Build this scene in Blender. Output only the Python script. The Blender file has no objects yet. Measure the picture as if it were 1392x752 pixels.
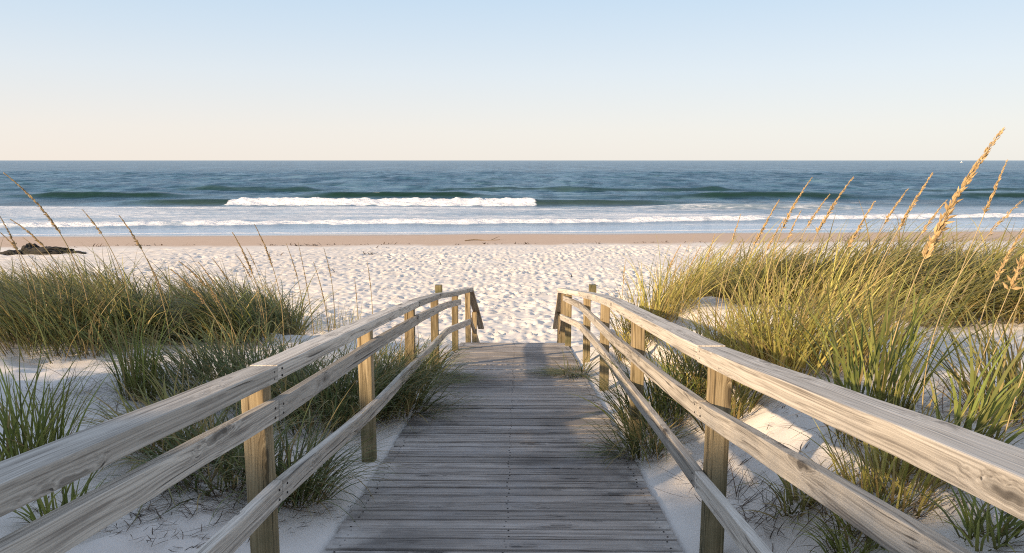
import bpy, bmesh, math, random
import numpy as np
from mathutils import Vector, Matrix

random.seed(7)
RNG = np.random.default_rng(11)
R = math.radians
scene = bpy.context.scene
col = scene.collection

# ------------------------------------------------------------------ helpers
def tag(o, label=None, cat=None, group=None, kind=None):
    if label: o['label'] = label
    if cat: o['category'] = cat
    if group: o['group'] = group
    if kind: o['kind'] = kind
    return o

def empty(name, loc=(0, 0, 0)):
    o = bpy.data.objects.new(name, None)
    o.empty_display_size = .1
    o.location = loc
    col.objects.link(o)
    return o

def link(name, me, mat=None, parent=None, loc=None):
    o = bpy.data.objects.new(name, me)
    col.objects.link(o)
    if mat is not None:
        for m in (mat if isinstance(mat, (list, tuple)) else [mat]):
            me.materials.append(m)
    if parent is not None: o.parent = parent
    if loc is not None: o.location = loc
    return o

def mesh_np(name, V, F, colors=None, attrs=None, smooth=True):
    """V (n,3); F (m,4) or (m,3) index array"""
    me = bpy.data.meshes.new(name)
    V = np.asarray(V, np.float32); F = np.asarray(F, np.int32)
    k = F.shape[1]
    me.vertices.add(len(V)); me.vertices.foreach_set('co', V.ravel())
    me.loops.add(F.size); me.loops.foreach_set('vertex_index', F.ravel())
    me.polygons.add(len(F))
    me.polygons.foreach_set('loop_start', np.arange(0, F.size, k, dtype=np.int32))
    me.polygons.foreach_set('loop_total', np.full(len(F), k, np.int32))
    me.polygons.foreach_set('use_smooth', np.full(len(F), smooth, bool))
    me.update(calc_edges=True)
    if colors is not None:
        a = me.color_attributes.new('tint', 'FLOAT_COLOR', 'POINT')
        c = np.ones((len(V), 4), np.float32); c[:, :3] = colors
        a.data.foreach_set('color', c.ravel())
    for n, v in (attrs or {}).items():
        a = me.attributes.new(n, 'FLOAT', 'POINT')
        a.data.foreach_set('value', np.asarray(v, np.float32))
    return me

# ------------------------------------------------------------------ numpy noise
def _h(ix, iy, seed):
    a = (ix.astype(np.int64) * 374761393 + iy.astype(np.int64) * 668265263 + seed * 974634777) & 0xFFFFFFFF
    a = ((a ^ (a >> 13)) * 1274126177) & 0xFFFFFFFF
    a = a ^ (a >> 16)
    return (a & 0xFFFFFF) / float(0xFFFFFF)

def vn(x, y, seed=0):
    x = np.asarray(x, float); y = np.asarray(y, float)
    x0 = np.floor(x); y0 = np.floor(y)
    fx = x - x0; fy = y - y0
    fx = fx * fx * fx * (fx * (fx * 6 - 15) + 10); fy = fy * fy * fy * (fy * (fy * 6 - 15) + 10)
    x0 = x0.astype(np.int64); y0 = y0.astype(np.int64)
    a = _h(x0, y0, seed); b = _h(x0 + 1, y0, seed); c = _h(x0, y0 + 1, seed); d = _h(x0 + 1, y0 + 1, seed)
    return (a + (b - a) * fx) * (1 - fy) + (c + (d - c) * fx) * fy

def fbm(x, y, oct=4, seed=0):
    s = 0; a = .5; n = 0
    for i in range(oct):
        s = s + a * vn(x, y, seed + i * 17); n += a
        x = np.asarray(x) * 2.03 + 7.1; y = np.asarray(y) * 2.03 + 3.7; a *= .5
    return s / n * 2 - 1

def sm(a, b, x):
    t = np.clip((np.asarray(x, float) - a) / (b - a), 0, 1)
    return t * t * (3 - 2 * t)

# ------------------------------------------------------------------ camera
FPX, W, Hh = 1005.0, 1392, 752
TH = math.atan(158 / FPX); PS = R(.5)
CAM = Vector((.07, 0, 4.8))
r_ = Vector((math.cos(PS), math.sin(PS), 0))
f_ = Vector((-math.sin(PS) * math.cos(TH), math.cos(PS) * math.cos(TH), -math.sin(TH)))
u_ = r_.cross(f_)
cd = bpy.data.cameras.new('camera'); cam = bpy.data.objects.new('camera', cd); col.objects.link(cam)
cd.sensor_width = 36; cd.lens = FPX / W * 36; cd.clip_start = .02; cd.clip_end = 60000
M = Matrix((r_, u_, -f_)).transposed().to_4x4(); M.translation = CAM
cam.matrix_world = M
scene.camera = cam

def ray(px, py): return r_ * ((px - W / 2) / FPX) + f_ - u_ * ((py - Hh / 2) / FPX)
def atY(px, py, Y):
    d = ray(px, py); return CAM + d * ((Y - CAM.y) / d.y)

# ------------------------------------------------------------------ sun / sky
SUN_EL, SUN_TRAVEL = R(18), R(40)      # travel azimuth measured from +X toward +Y
tr = Vector((math.cos(SUN_TRAVEL) * math.cos(SUN_EL), math.sin(SUN_TRAVEL) * math.cos(SUN_EL), -math.sin(SUN_EL)))
ld = bpy.data.lights.new('sun', 'SUN'); lo = bpy.data.objects.new('sun', ld); col.objects.link(lo)
ld.energy = 5.0; ld.angle = R(.9); ld.color = (1.5, 1.13, .72)
lo.rotation_euler = tr.to_track_quat('-Z', 'Y').to_euler(); lo.location = (-20, -20, 20)

w = bpy.data.worlds.new('World'); scene.world = w; w.use_nodes = True
nt = w.node_tree; N = nt.nodes; L = nt.links
bg = N['Background']
sky = N.new('ShaderNodeTexSky'); sky.sky_type = 'NISHITA'; sky.sun_disc = False
sky.sun_elevation = SUN_EL
tosun = -tr
sky.sun_rotation = math.atan2(tosun.x, tosun.y)
sky.air_density = 1.0; sky.dust_density = .6; sky.ozone_density = 1.5
bg.inputs['Strength'].default_value = .13
SKY_MIX = .9
tc = N.new('ShaderNodeTexCoord'); sx = N.new('ShaderNodeSeparateXYZ'); L.new(tc.outputs['Generated'], sx.inputs[0])
rp = N.new('ShaderNodeValToRGB')
cr = rp.color_ramp
stops = [(0.0, (.90, .875, .83)), (.04, (.89, .88, .855)), (.11, (.79, .86, .92)), (.20, (.62, .77, .92)), (.36, (.53, .66, .87)), (1, (.40, .50, .70))]
while len(cr.elements) < len(stops): cr.elements.new(.5)
for e, (p, c) in zip(cr.elements, stops): e.position = p; e.color = (*c, 1)
L.new(sx.outputs['Z'], rp.inputs[0])
# haze glow: a little warmer toward the sun's side (left of the view)
wx = N.new('ShaderNodeMapRange'); wx.inputs[1].default_value = -.9; wx.inputs[2].default_value = .5
wx.inputs[3].default_value = 1; wx.inputs[4].default_value = 0
L.new(sx.outputs['X'], wx.inputs[0])
wz = N.new('ShaderNodeMapRange'); wz.inputs[1].default_value = 0; wz.inputs[2].default_value = .16
wz.inputs[3].default_value = 1; wz.inputs[4].default_value = 0; L.new(sx.outputs['Z'], wz.inputs[0])
mm = N.new('ShaderNodeMath'); mm.operation = 'MULTIPLY'; L.new(wx.outputs[0], mm.inputs[0]); L.new(wz.outputs[0], mm.inputs[1])
warm = N.new('ShaderNodeMixRGB'); warm.blend_type = 'MULTIPLY'; warm.inputs[2].default_value = (1.09, 1.0, .94, 1)
L.new(mm.outputs[0], warm.inputs[0]); L.new(rp.outputs[0], warm.inputs[1])
gain = N.new('ShaderNodeVectorMath'); gain.operation = 'SCALE'; gain.inputs['Scale'].default_value = 1 / .13
L.new(warm.outputs[0], gain.inputs[0])
mx = N.new('ShaderNodeMixRGB'); mx.inputs[0].default_value = SKY_MIX
L.new(sky.outputs[0], mx.inputs[1]); L.new(gain.outputs[0], mx.inputs[2]); L.new(mx.outputs[0], bg.inputs[0])

scene.view_settings.view_transform = 'Standard'
scene.view_settings.look = 'None'
scene.view_settings.exposure = 0
scene.cycles.pixel_filter_type = 'BLACKMAN_HARRIS'; scene.cycles.filter_width = 1.1
scene.cycles.use_denoising = False

# ------------------------------------------------------------------ material node helper
class NT:
    def __init__(s, name):
        s.m = bpy.data.materials.new(name); s.m.use_nodes = True
        s.t = s.m.node_tree; s.b = s.t.nodes['Principled BSDF']; s.out = s.t.nodes['Material Output']
    def n(s, typ, **kw):
        x = s.t.nodes.new(typ)
        for k, v in kw.items():
            if k.startswith('i_'):
                x.inputs[k[2:].replace('_', ' ')].default_value = v
            else: setattr(x, k, v)
        return x
    def l(s, a, b): s.t.links.new(a, b)
    def math(s, op, a, b=None, c=None, clamp=False):
        x = s.n('ShaderNodeMath', operation=op, use_clamp=clamp)
        for i, v in enumerate((a, b, c)):
            if v is None: continue
            if isinstance(v, (int, float)): x.inputs[i].default_value = v
            else: s.l(v, x.inputs[i])
        return x.outputs[0]
    def vmath(s, op, a, b=None):
        x = s.n('ShaderNodeVectorMath', operation=op)
        for i, v in enumerate((a, b)):
            if v is None: continue
            if isinstance(v, (tuple, list)): x.inputs[i].default_value = v
            else: s.l(v, x.inputs[i])
        return x.outputs[0]
    def mix(s, f, a, b, blend='MIX'):
        x = s.n('ShaderNodeMixRGB', blend_type=blend)
        for i, v in enumerate((f, a, b)):
            if isinstance(v, (int, float)): x.inputs[i].default_value = v
            elif isinstance(v, (tuple, list)): x.inputs[i].default_value = (*v, 1) if len(v) == 3 else v
            else: s.l(v, x.inputs[i])
        return x.outputs[0]
    def ramp(s, f, stops, interp='LINEAR'):
        x = s.n('ShaderNodeValToRGB'); c = x.color_ramp; c.interpolation = interp
        while len(c.elements) < len(stops): c.elements.new(.5)
        for e, (p, k) in zip(c.elements, stops):
            e.position = p; e.color = (*k, 1) if isinstance(k, (tuple, list)) else (k, k, k, 1)
        s.l(f, x.inputs[0]); return x.outputs[0]
    def noise(s, vec, scale, detail=3, rough=.5, dist=0):
        x = s.n('ShaderNodeTexNoise'); x.inputs['Scale'].default_value = scale; x.inputs['Detail'].default_value = detail
        x.inputs['Roughness'].default_value = rough; x.inputs['Distortion'].default_value = dist
        s.l(vec, x.inputs['Vector']); return x.outputs[0]
    def bump(s, h, strength, dist, prev=None):
        x = s.n('ShaderNodeBump'); x.inputs['Strength'].default_value = strength; x.inputs['Distance'].default_value = dist
        s.l(h, x.inputs['Height'])
        if prev is not None: s.l(prev, x.inputs['Normal'])
        return x.outputs[0]
    def set(s, **kw):
        for k, v in kw.items():
            i = s.b.inputs[k.replace('_', ' ')]
            if isinstance(v, (int, float)): i.default_value = v
            elif isinstance(v, (tuple, list)): i.default_value = (*v, 1) if len(v) == 3 else v
            else: s.l(v, i)
        return s.m

def wood(name, dark, mid, light, knots=True, stain=0.0, green=0.0, grain=170.0, warm=None):
    t = NT(name)
    tcn = t.n('ShaderNodeTexCoord'); oi = t.n('ShaderNodeObjectInfo')
    off = t.n('ShaderNodeCombineXYZ')
    t.l(t.math('MULTIPLY', oi.outputs['Random'], 37.0), off.inputs[0])
    t.l(t.math('MULTIPLY', oi.outputs['Random'], 11.3), off.inputs[1])
    t.l(t.math('MULTIPLY', oi.outputs['Random'], 23.7), off.inputs[2])
    P = t.vmath('ADD', tcn.outputs['Object'], off.outputs[0])
    # knots: sparse cells stretched along the board
    vk = t.n('ShaderNodeTexVoronoi'); vk.inputs['Scale'].default_value = 1.0; vk.inputs['Randomness'].default_value = 1
    wob = t.noise(P, 9, 2)
    Pk = t.vmath('MULTIPLY', P, (1.7, 8.0, 8.0))
    wv = t.n('ShaderNodeCombineXYZ'); t.l(t.math('MULTIPLY', wob, .5), wv.inputs[0]); t.l(t.math('MULTIPLY', wob, .4), wv.inputs[2])
    t.l(t.vmath('ADD', Pk, wv.outputs[0]), vk.inputs['Vector'])
    dist = vk.outputs['Distance']
    near = t.ramp(dist, [(0, 1), (.36, 0)], 'EASE')
    core = t.ramp(dist, [(.07, 1), (.17, .0)], 'EASE')
    rings = t.math('MULTIPLY', t.math('MULTIPLY_ADD', t.math('SINE', t.math('MULTIPLY', dist, 95.0)), .5, .5), near)
    # grain lines along local X, bending round the knots, with cathedral arches from slow noise
    lowx = t.noise(t.vmath('MULTIPLY', P, (.9, 5, 5)), 1.0, 2)
    G = t.vmath('MULTIPLY', P, (.42, grain, grain))
    shift = t.math('ADD', t.math('MULTIPLY', near, 5.0 if knots else 0.0), t.math('MULTIPLY', lowx, 13.0))
    sh = t.n('ShaderNodeCombineXYZ'); t.l(shift, sh.inputs[1]); t.l(shift, sh.inputs[2])
    G2 = t.vmath('ADD', G, sh.outputs[0])
    fine = t.noise(G2, 1.0, 3, .55)
    broad = t.noise(t.vmath('MULTIPLY', G2, (1, .22, .22)), 1.0, 2, .5)
    crack = t.noise(t.vmath('MULTIPLY', G2, (.9, .42, .42)), 1.0, 1, .4)
    crk = t.ramp(crack, [(.26, 1), (.305, 0)])
    blot = t.noise(t.vmath('MULTIPLY', P, (2.2, 7, 7)), 1.0, 4, .6)
    v = t.math('ADD', t.math('MULTIPLY', fine, .58), t.math('MULTIPLY', broad, .42))
    c = t.ramp(v, [(.37, dark), (.49, mid), (.62, light)])
    c = t.mix(t.ramp(blot, [(.40, 0), (.72, .4)]), c, tuple(x * 1.18 for x in mid))
    c = t.mix(t.ramp(blot, [(.28, .35), (.45, 0)]), c, tuple(x * .9 for x in dark))
    if warm:
        wn = t.noise(t.vmath('MULTIPLY', P, (.8, 3, 3)), 1.0, 3)
        c = t.mix(t.ramp(wn, [(.42, 0), (.62, .6)]), c, warm, 'MIX')
        c = t.mix(.45, c, t.mix(1.0, c, t.ramp(fine, [(.3, .45), (.6, 1.15)]), 'MULTIPLY'))
    if knots:
        c = t.mix(t.math('MULTIPLY', rings, .55), c, tuple(x * .55 for x in dark))
        c = t.mix(t.math('MULTIPLY', core, .85), c, tuple(x * .45 for x in dark))
    c = t.mix(t.math('MULTIPLY', crk, .8), c, tuple(x * .25 for x in dark))
    geo = t.n('ShaderNodeNewGeometry')
    if stain:
        st = t.noise(geo.outputs['Position'], .9, 4, .6)
        c = t.mix(t.math('MULTIPLY', t.ramp(st, [(.50, 0), (.68, 1)]), stain), c, (.035, .034, .036))
        gx = t.n('ShaderNodeSeparateXYZ'); t.l(geo.outputs['Position'], gx.inputs[0])
        em = t.ramp(t.math('ABSOLUTE', gx.outputs['X']), [(.5, 0), (.92, 1)])
        sn = t.ramp(t.noise(geo.outputs['Position'], 3.5, 4, .65), [(.45, 0), (.68, .8)])
        c = t.mix(t.math('MULTIPLY', em, sn), c, (.60, .55, .49))
        st2 = t.noise(geo.outputs['Position'], 2.7, 3, .6)
        c = t.mix(t.math('MULTIPLY', t.ramp(st2, [(.5, 0), (.68, 1)]), .22), c, (.42, .42, .43))
    if green:
        gz = t.n('ShaderNodeSeparateXYZ'); t.l(tcn.outputs['Object'], gz.inputs[0])
        gm = t.math('MULTIPLY', t.ramp(t.math('MULTIPLY', gz.outputs['X'], .6), [(.30, 1), (.74, 0)]), t.ramp(t.noise(P, 5, 3), [(.35, .4), (.65, 1)]))
        c = t.mix(t.math('MULTIPLY', gm, green), c, (.07, .075, .035))
    tone = t.math('MULTIPLY_ADD', oi.outputs['Random'], .42, .80)
    hsv = t.n('ShaderNodeHueSaturation'); t.l(tone, hsv.inputs['Value']); t.l(c, hsv.inputs['Color'])
    h = t.math('SUBTRACT', t.math('ADD', v, t.math('MULTIPLY', rings, .15)), t.math('MULTIPLY', crk, .9))
    nb = t.bump(h, .75, .0035)
    return t.set(Base_Color=hsv.outputs[0], Roughness=.78, Specular_IOR_Level=.25, Normal=nb)

M_rail = wood('weathered_rail_wood', (.20, .172, .145), (.475, .425, .36), (.66, .60, .52), knots=True)
M_post = wood('golden_post_wood', (.11, .078, .042), (.31, .235, .135), (.45, .355, .215), knots=True, green=.9, grain=120)
M_plank = wood('weathered_plank_wood', (.125, .106, .092), (.345, .303, .265), (.48, .435, .39), knots=True, stain=.5, grain=150)
M_stair = wood('stair_rail_wood', (.15, .10, .06), (.36, .26, .16), (.52, .40, .26), knots=False)
t = NT('rusted_nail'); M_nail = t.set(Base_Color=(.03, .024, .02), Roughness=.6, Metallic=.4)

# ------------------------------------------------------------------ terrain
def zd(y): return 3.30 - .128 * np.asarray(y, float)
DECK_END = 12.30
EDGE = .915
_rd = np.array([-.66, .75]); _rn = np.array([.75, .66])    # ridge direction / normal (toward the boardwalk)
_rp = np.array([-6.1, -3.6])
def beach(y): return np.interp(y, [-200, 14, 25, 39.5, 49.4, 62, 100, 400], [.80, .80, .60, .36, 0, -.5, -2.2, -9])
def H(x, y):
    x = np.asarray(x, float); y = np.asarray(y, float); ax = np.abs(x)
    left = -x
    rise = np.where(x < 0,
                    .16 * sm(1.0, 3.2, left) + .30 * np.exp(-((y - 10.2) / 1.9) ** 2) * sm(1.8, 4.2, left) + .25 * sm(4, 9, left),
                    .60 * sm(.95, 2.3, x) + .26 * np.exp(-((y - 9.3) / 1.7) ** 2) * sm(1.3, 2.5, x) + .22 * sm(4, 8, x))
    lat = sm(1.0, 2.2, ax)
    d = zd(np.minimum(y, 30)) - .015 + rise + lat * (.15 * fbm(x * .45, y * .45, 3, 5) + .05 * fbm(x * 1.5, y * 1.5, 3, 9)) + .022 * fbm(x * 3.1, y * 3.1, 3, 21) * sm(.9, 1.2, ax)
    d = np.where(ax < 1.0, d - .30 * (1 - sm(EDGE - .10, EDGE + .005, ax)), d)
    # unseen dune left of and behind the camera, added to shade the near boardwalk
    n = (x - _rp[0]) * _rn[0] + (y - _rp[1]) * _rn[1]
    s = (x - _rp[0]) * _rd[0] + (y - _rp[1]) * _rd[1]
    crest = np.interp(s, [-14, -6, .9, 1.6, 2.3, 3.2, 4.0, 6.3, 7.2, 8.3, 9.6, 11.5, 15], [2.1, 2.7, 2.65, 2.2, 2.6, 2.3, 2.6, 2.55, 1.7, 1.4, 1.85, 2.0, 0])  # crest heights and dips shaped for where sun and shade fall
    prof = np.where(n > 0, np.exp(-(n / 2.0) ** 2), np.exp(-(n / 9.0) ** 2))
    d = d + crest * prof * (1 + .06 * fbm(x * .7, y * .7, 3, 31)) * sm(1.0, 2.4, ax)
    y0 = np.where(x < 0, 11.6, 11.7) + .5 * fbm(x * .35, y * 0, 2, 44) * sm(1.2, 3, ax)
    k = sm(0, 1, (y - y0) / 3.4)
    b = beach(y - .065 * np.clip(x, -60, 60)) + .05 * fbm(x * .12, y * .12, 3, 51) * (1 - sm(36, 41, y)) + .05 * fbm(x * .06, y * 0, 3, 57) * sm(42, 46, y)
    far = sm(40, 160, ax)
    return (d * (1 - k) + b * k) * (1 - far) + far * (beach(y) + 1.6 * (1 - sm(4, 16, y)))

def H1(x, y): return float(H(np.array([x]), np.array([y]))[0])

def prints(x, y, sx_, sy_, seed, rad):
    """foot hollows: elongated pits with a soft rim on a jittered lattice"""
    gx = np.floor(x / sx_).astype(np.int64); gy = np.floor(y / sy_).astype(np.int64)
    out = np.zeros_like(x)
    for i in (-1, 0, 1):
        for j in (-1, 0, 1):
            cx = gx + i; cy = gy + j
            ox = (cx + .15 + .7 * _h(cx, cy, seed)) * sx_; oy = (cy + .15 + .7 * _h(cx, cy, seed + 1)) * sy_
            a = _h(cx, cy, seed + 2) * 2.2 - 1.1 + math.pi / 2; s = .7 + .7 * _h(cx, cy, seed + 3)
            dep = np.where(_h(cx, cy, seed + 4) > .36, .55 + .6 * _h(cx, cy, seed + 5), 0)
            dx = x - ox; dy = y - oy
            u = (dx * np.cos(a) + dy * np.sin(a)) / (rad * 1.75 * s); v = (-dx * np.sin(a) + dy * np.cos(a)) / (rad * s)
            q = u * u + v * v
            out += dep * (-np.exp(-q * 1.3) + .42 * np.exp(-((np.sqrt(q) - 1.55) / .45) ** 2))
    return out

def axis(parts):
    a = [parts[0][0]]
    for lo_, hi_, st in parts:
        n = max(1, int(round((hi_ - lo_) / st))); a += list(np.linspace(lo_, hi_, n + 1)[1:])
    return np.array(a)
xs = axis([(-40, -16, .2), (-16, -6, .085), (-6, 6, .06), (6, 16, .085), (16, 40, .2)])
g = np.array([44, 50, 60, 75, 100, 140, 200, 320, 600, 1200, 3000, 9000])
xs = np.concatenate([-g[::-1], xs, g])
ys = axis([(-40, -8, .5), (-8, 1.5, .2), (1.5, 24, .065), (24, 42, .09), (42, 52, .3), (52, 100, 4), (100, 400, 50)])
X, Y = np.meshgrid(xs, ys)
Z = H(X, Y)
msk = sm(12.6, 15, Y) * (1 - sm(36.0, 39.6, Y - .065 * X + .8 * fbm(X * .3, Y * .3, 2, 77))) * (1 - sm(38, 60, np.abs(X)))
fade = .072 * (.22 + 1.0 * sm(-.45, .30, fbm(X * .16, Y * .22, 4, 88)))
Z += msk * fade * prints(X, Y, .33, .38, 101, .092)
Z += msk * .05 * prints(X + .3, Y, .24, .27, 201, .062)
Z += msk * (.012 * fbm(X * 6, Y * 6, 2, 66) + .025 * fbm(X * .7, Y * .9, 3, 67))
# ripples and little slips on the dune sand
dm = sm(1.0, 1.5, np.abs(X)) * (1 - sm(11, 13, Y))
Z += dm * .012 * np.sin((X * .8 + Y * 1.2) * 20 + 5 * fbm(X * 1.2, Y * 1.2, 2, 61)) * sm(-.1, .4, fbm(X * .5, Y * .5, 2, 62))
Z += dm * (.03 * prints(X, Y, .8, .8, 301, .10) + .022 * fbm(X * 4.5, Y * 4.5, 3, 63))
nx, ny = len(xs), len(ys)
idx = np.arange(nx * ny).reshape(ny, nx)
F = np.stack([idx[:-1, :-1], idx[:-1, 1:], idx[1:, 1:], idx[1:, :-1]], -1).reshape(-1, 4)
V = np.stack([X, Y, Z], -1).reshape(-1, 3)
t = NT('beach_sand')
geo = t.n('ShaderNodeNewGeometry'); P = geo.outputs['Position']
sp = t.n('ShaderNodeSeparateXYZ'); t.l(P, sp.inputs[0])
slant = t.math('SUBTRACT', sp.outputs['Y'], t.math('MULTIPLY', sp.outputs['X'], .065))
edge = t.math('ADD', slant, t.math('MULTIPLY', t.math('SUBTRACT', t.noise(P, .35, 4, .6), .5), 3.2))
k1 = t.n('ShaderNodeMapRange', interpolation_type='SMOOTHSTEP'); t.l(edge, k1.inputs[0]); k1.inputs[1].default_value = 38.2; k1.inputs[2].default_value = 40.2
edge2 = t.math('ADD', slant, t.math('MULTIPLY', t.math('SUBTRACT', t.noise(P, .12, 3, .5), .5), 2.2))
k2 = t.n('ShaderNodeMapRange', interpolation_type='SMOOTHSTEP'); t.l(edge2, k2.inputs[0]); k2.inputs[1].default_value = 46.6; k2.inputs[2].default_value = 48.4
speck = t.noise(P, 220, 2, .7); mot = t.noise(P, 1.3, 4, .6)
dry = t.mix(t.ramp(mot, [(.3, 0), (.7, 1)]), (.67, .61, .545), (.77, .715, .65))
dry = t.mix(t.ramp(speck, [(.30, .5), (.42, 0)]), dry, (.42, .36, .30))
damp = t.mix(mot, (.50, .375, .28), (.58, .44, .335))
wet = t.mix(mot, (.36, .28, .22), (.42, .33, .27))
c = t.mix(k1.outputs[0], dry, damp); c = t.mix(k2.outputs[0], c, wet)
rough = t.math('SUBTRACT', .92, t.math('MULTIPLY', k2.outputs[0], .74))
fineb = t.bump(t.noise(P, 60, 4, .7), .35, .008)
M_sand = t.set(Base_Color=c, Roughness=rough, Normal=fineb)
b = t.b.inputs['Specular IOR Level']; t.l(t.math('MULTIPLY_ADD', k2.outputs[0], .55, .12), b)
sand = link('sand', mesh_np('sand', V, F), M_sand)
tag(sand, 'white beach sand with footprints and low dunes', None, None, 'structure')

# ------------------------------------------------------------------ sea
ysea = axis([(42.0, 86, .17), (86, 130, .35), (130, 260, .5)])
yy = [260.0]; st = .5
while yy[-1] < 22000: st *= 1.022; yy.append(yy[-1] + st)
ysea = np.concatenate([ysea, yy[1:]])
us = np.linspace(-1, 1, 641)
U, Y = np.meshgrid(us, ysea)
X = U * (Y * 1.0 + 22)
def wave(y0, h, front, back):
    d = Y - y0
    return h * np.where(d < 0, np.exp(-(d / front) ** 2), np.exp(-(d / back) ** 2))
def win(a, b, sa, sb): return sm(a - sa, a + sa, X) * (1 - sm(b - sb, b + sb, X))
Z = np.zeros_like(Y); foam = np.zeros_like(Y); teal = np.zeros_like(Y)
calm = sm(50, 66, Y - .08 * X)
# open-sea chop: many directions, growing offshore
chop = np.zeros_like(Y)
rs = np.random.default_rng(3)
for i in range(54):
    lam = 1.5 * 1.075 ** i
    ang = rs.normal(0, .36); kx = math.sin(ang) * 2 * math.pi / lam; ky = math.cos(ang) * 2 * math.pi / lam
    # drop waves the mesh cannot resolve at that distance
    cell = np.gradient(ysea)[:, None]
    amp = .0115 * min(lam, 9) ** .72 * (9 / max(lam, 9)) ** .8 * np.clip((lam / cell - 3) / 4, 0, 1)
    ph = rs.uniform(0, 6.28)
    sw = np.sin(kx * X + ky * Y + ph + 2.6 * fbm(X / (lam * 3), Y / (lam * 4), 1, i))
    chop += amp * (sw + .35 * (2 * (.5 + .5 * sw) ** 3 - .625))
Z += chop * (.12 + .88 * sm(80, 125, Y)) * calm
# swells
n1 = 2.2 * fbm(X * .025, Y * 0, 3, 1); n2 = 3.0 * fbm(X * .02, Y * 0, 3, 2); n3 = 4 * fbm(X * .015, Y * 0, 3, 4)
w2x = (1 - .75 * sm(20, 48, np.abs(X + 14)))
W2 = wave(81.0 + .5 * n1, .55 * w2x * win(-46, 24, 7, 10), 1.0, 4.2)
w3x = np.clip(.30 + win(-62, -46, 5, 6) + win(-25, -6, 6, 6) + .8 * win(22, 42, 6, 6) + .7 * win(58, 80, 6, 6), 0, 1)
W3 = wave(97 + .8 * n2, .70 * w3x, 1.0, 5)
W3b = wave(116 + .6 * n3, .55 * (.25 + .75 * sm(-.2, .3, fbm(X * .045, Y * 0, 2, 18))), 1.3, 6)
W3c = wave(140 + .8 * n3, .32, 2.5, 8) + wave(178 + n3, .32, 3, 9) + wave(228 + n3, .35, 4, 12)
W4 = wave(74.5 + .4 * n1, .50 * win(14, 34, 6, 5), .9, 3.5)
shore = 58.0 + .12 * np.clip(X, -60, 60) + 1.0 * fbm(X * .05, Y * 0, 3, 12) + .35 * fbm(X * .5, Y * 0, 2, 13)
W1 = wave(shore, .34 * (.72 + .45 * fbm(X * .35, Y * 0, 3, 14)), .45, 2.6)
Z += W2 + W3 + W3b + W3c + W4 + W1
def face(y0, h): return np.exp(-((Y - y0 + .7) / 1.0) ** 2) * h
teal = np.clip(face(81.0 + .5 * n1, 1.1 * w2x * win(-42, 17, 5, 6)) + face(97 + .8 * n2, 1.1 * w3x) + face(74.5 + .4 * n1, win(14, 34, 6, 5)) + face(116 + .6 * n3, .8 * sm(-.2, .3, fbm(X * .045, Y * 0, 2, 18))), 0, 1)
# foam: breaking crest between its two green shoulders, the shore break, and the wash between
d2 = Y - (81.0 + .5 * n1)
brk = win(-31.5, 1.9, .25, .12)
edgeN = fbm(X * .9, Y * .9, 3, 22)
f2 = brk * sm(-2.6, -1.7, d2 + .6 * edgeN) * (1 - sm(.5, 2.0, d2 + .7 * edgeN))
foam = np.maximum(foam, f2)
Z += f2 * (.03 + .30 * fbm(X * .9, Y * 1.5, 4, 23) + .14 * np.abs(fbm(X * 2.2, Y * 3, 3, 24)))
d1 = Y - shore
f1 = sm(-1.1, -.6, d1 + .35 * fbm(X * 1.3, Y * .8, 3, 25)) * (1 - sm(.2, 1.5, d1 + 1.0 * fbm(X * .8, Y * .8, 3, 26)))
f1 *= .35 + .65 * sm(-.5, .1, fbm(X * .25, Y * .2, 3, 27))
foam = np.maximum(foam, f1)
Z += f1 * (.03 + .10 * fbm(X * 2.0, Y * 2.4, 3, 28))
wash = sm(0, 2.5, d1) * (1 - sm(76, 80, Y)) * (.66 + .42 * fbm(X * .08, Y * .45, 4, 33)) * (1 - .45 * sm(10, 45, X))
wash2 = sm(82, 84, Y) * (1 - sm(88, 95, Y)) * (.30 + .5 * fbm(X * .06, Y * .4, 3, 35)) * win(-60, 60, 20, 20)
cap = sm(.62, .8, fbm(X * .06 + 9, Y * .10, 3, 36)) * sm(.5, .8, W3 + chop) * .6
foam = np.maximum(foam, np.maximum(np.clip(wash, 0, 1) * .62, np.clip(wash2, 0, 1) * .6)); foam = np.maximum(foam, cap)
swash = (1 - sm(-3.2, -1.0, d1)) * (.35 + .25 * fbm(X * .08, Y * .7, 3, 37))
edgeline = np.exp(-((Y - .07 * X - (50.4 + .9 * fbm(X * .045, Y * 0, 2, 38))) / .3) ** 2) * .8
foam = np.maximum(foam, np.clip(swash + edgeline, 0, 1) * .7)
thin = np.maximum(1 - sm(-6, 3, d1), .62 * (1 - sm(74, 82, Y)))
Z = Z * sm(47.5, 52, Y - .075 * np.clip(X, -60, 60)) + .012
nx, ny = len(us), len(ysea)
idx = np.arange(nx * ny).reshape(ny, nx)
F = np.stack([idx[:-1, :-1], idx[:-1, 1:], idx[1:, 1:], idx[1:, :-1]], -1).reshape(-1, 4)
V = np.stack([X, Y, Z], -1).reshape(-1, 3)
t = NT('sea_water')
geo = t.n('ShaderNodeNewGeometry'); P = geo.outputs['Position']
def at_(n):
    a = t.n('ShaderNodeAttribute'); a.attribute_name = n; return a.outputs['Fac']
sp = t.n('ShaderNodeSeparateXYZ'); t.l(P, sp.inputs[0])
Pw = t.vmath('MULTIPLY', P, (.35, 1, 1))
dist = sp.outputs['Y']
far = t.n('ShaderNodeMapRange'); t.l(dist, far.inputs[0]); far.inputs[1].default_value = 90; far.inputs[2].default_value = 900
bs = t.noise(Pw, 1.1, 5, .62); bm = t.noise(Pw, .22, 4, .6); bl = t.noise(t.vmath('MULTIPLY', P, (.012, .05, 1)), 1.0, 4, .6)
nb = t.bump(bs, .7, .45); nb = t.bump(bm, .6, 1.1, nb)
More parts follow.
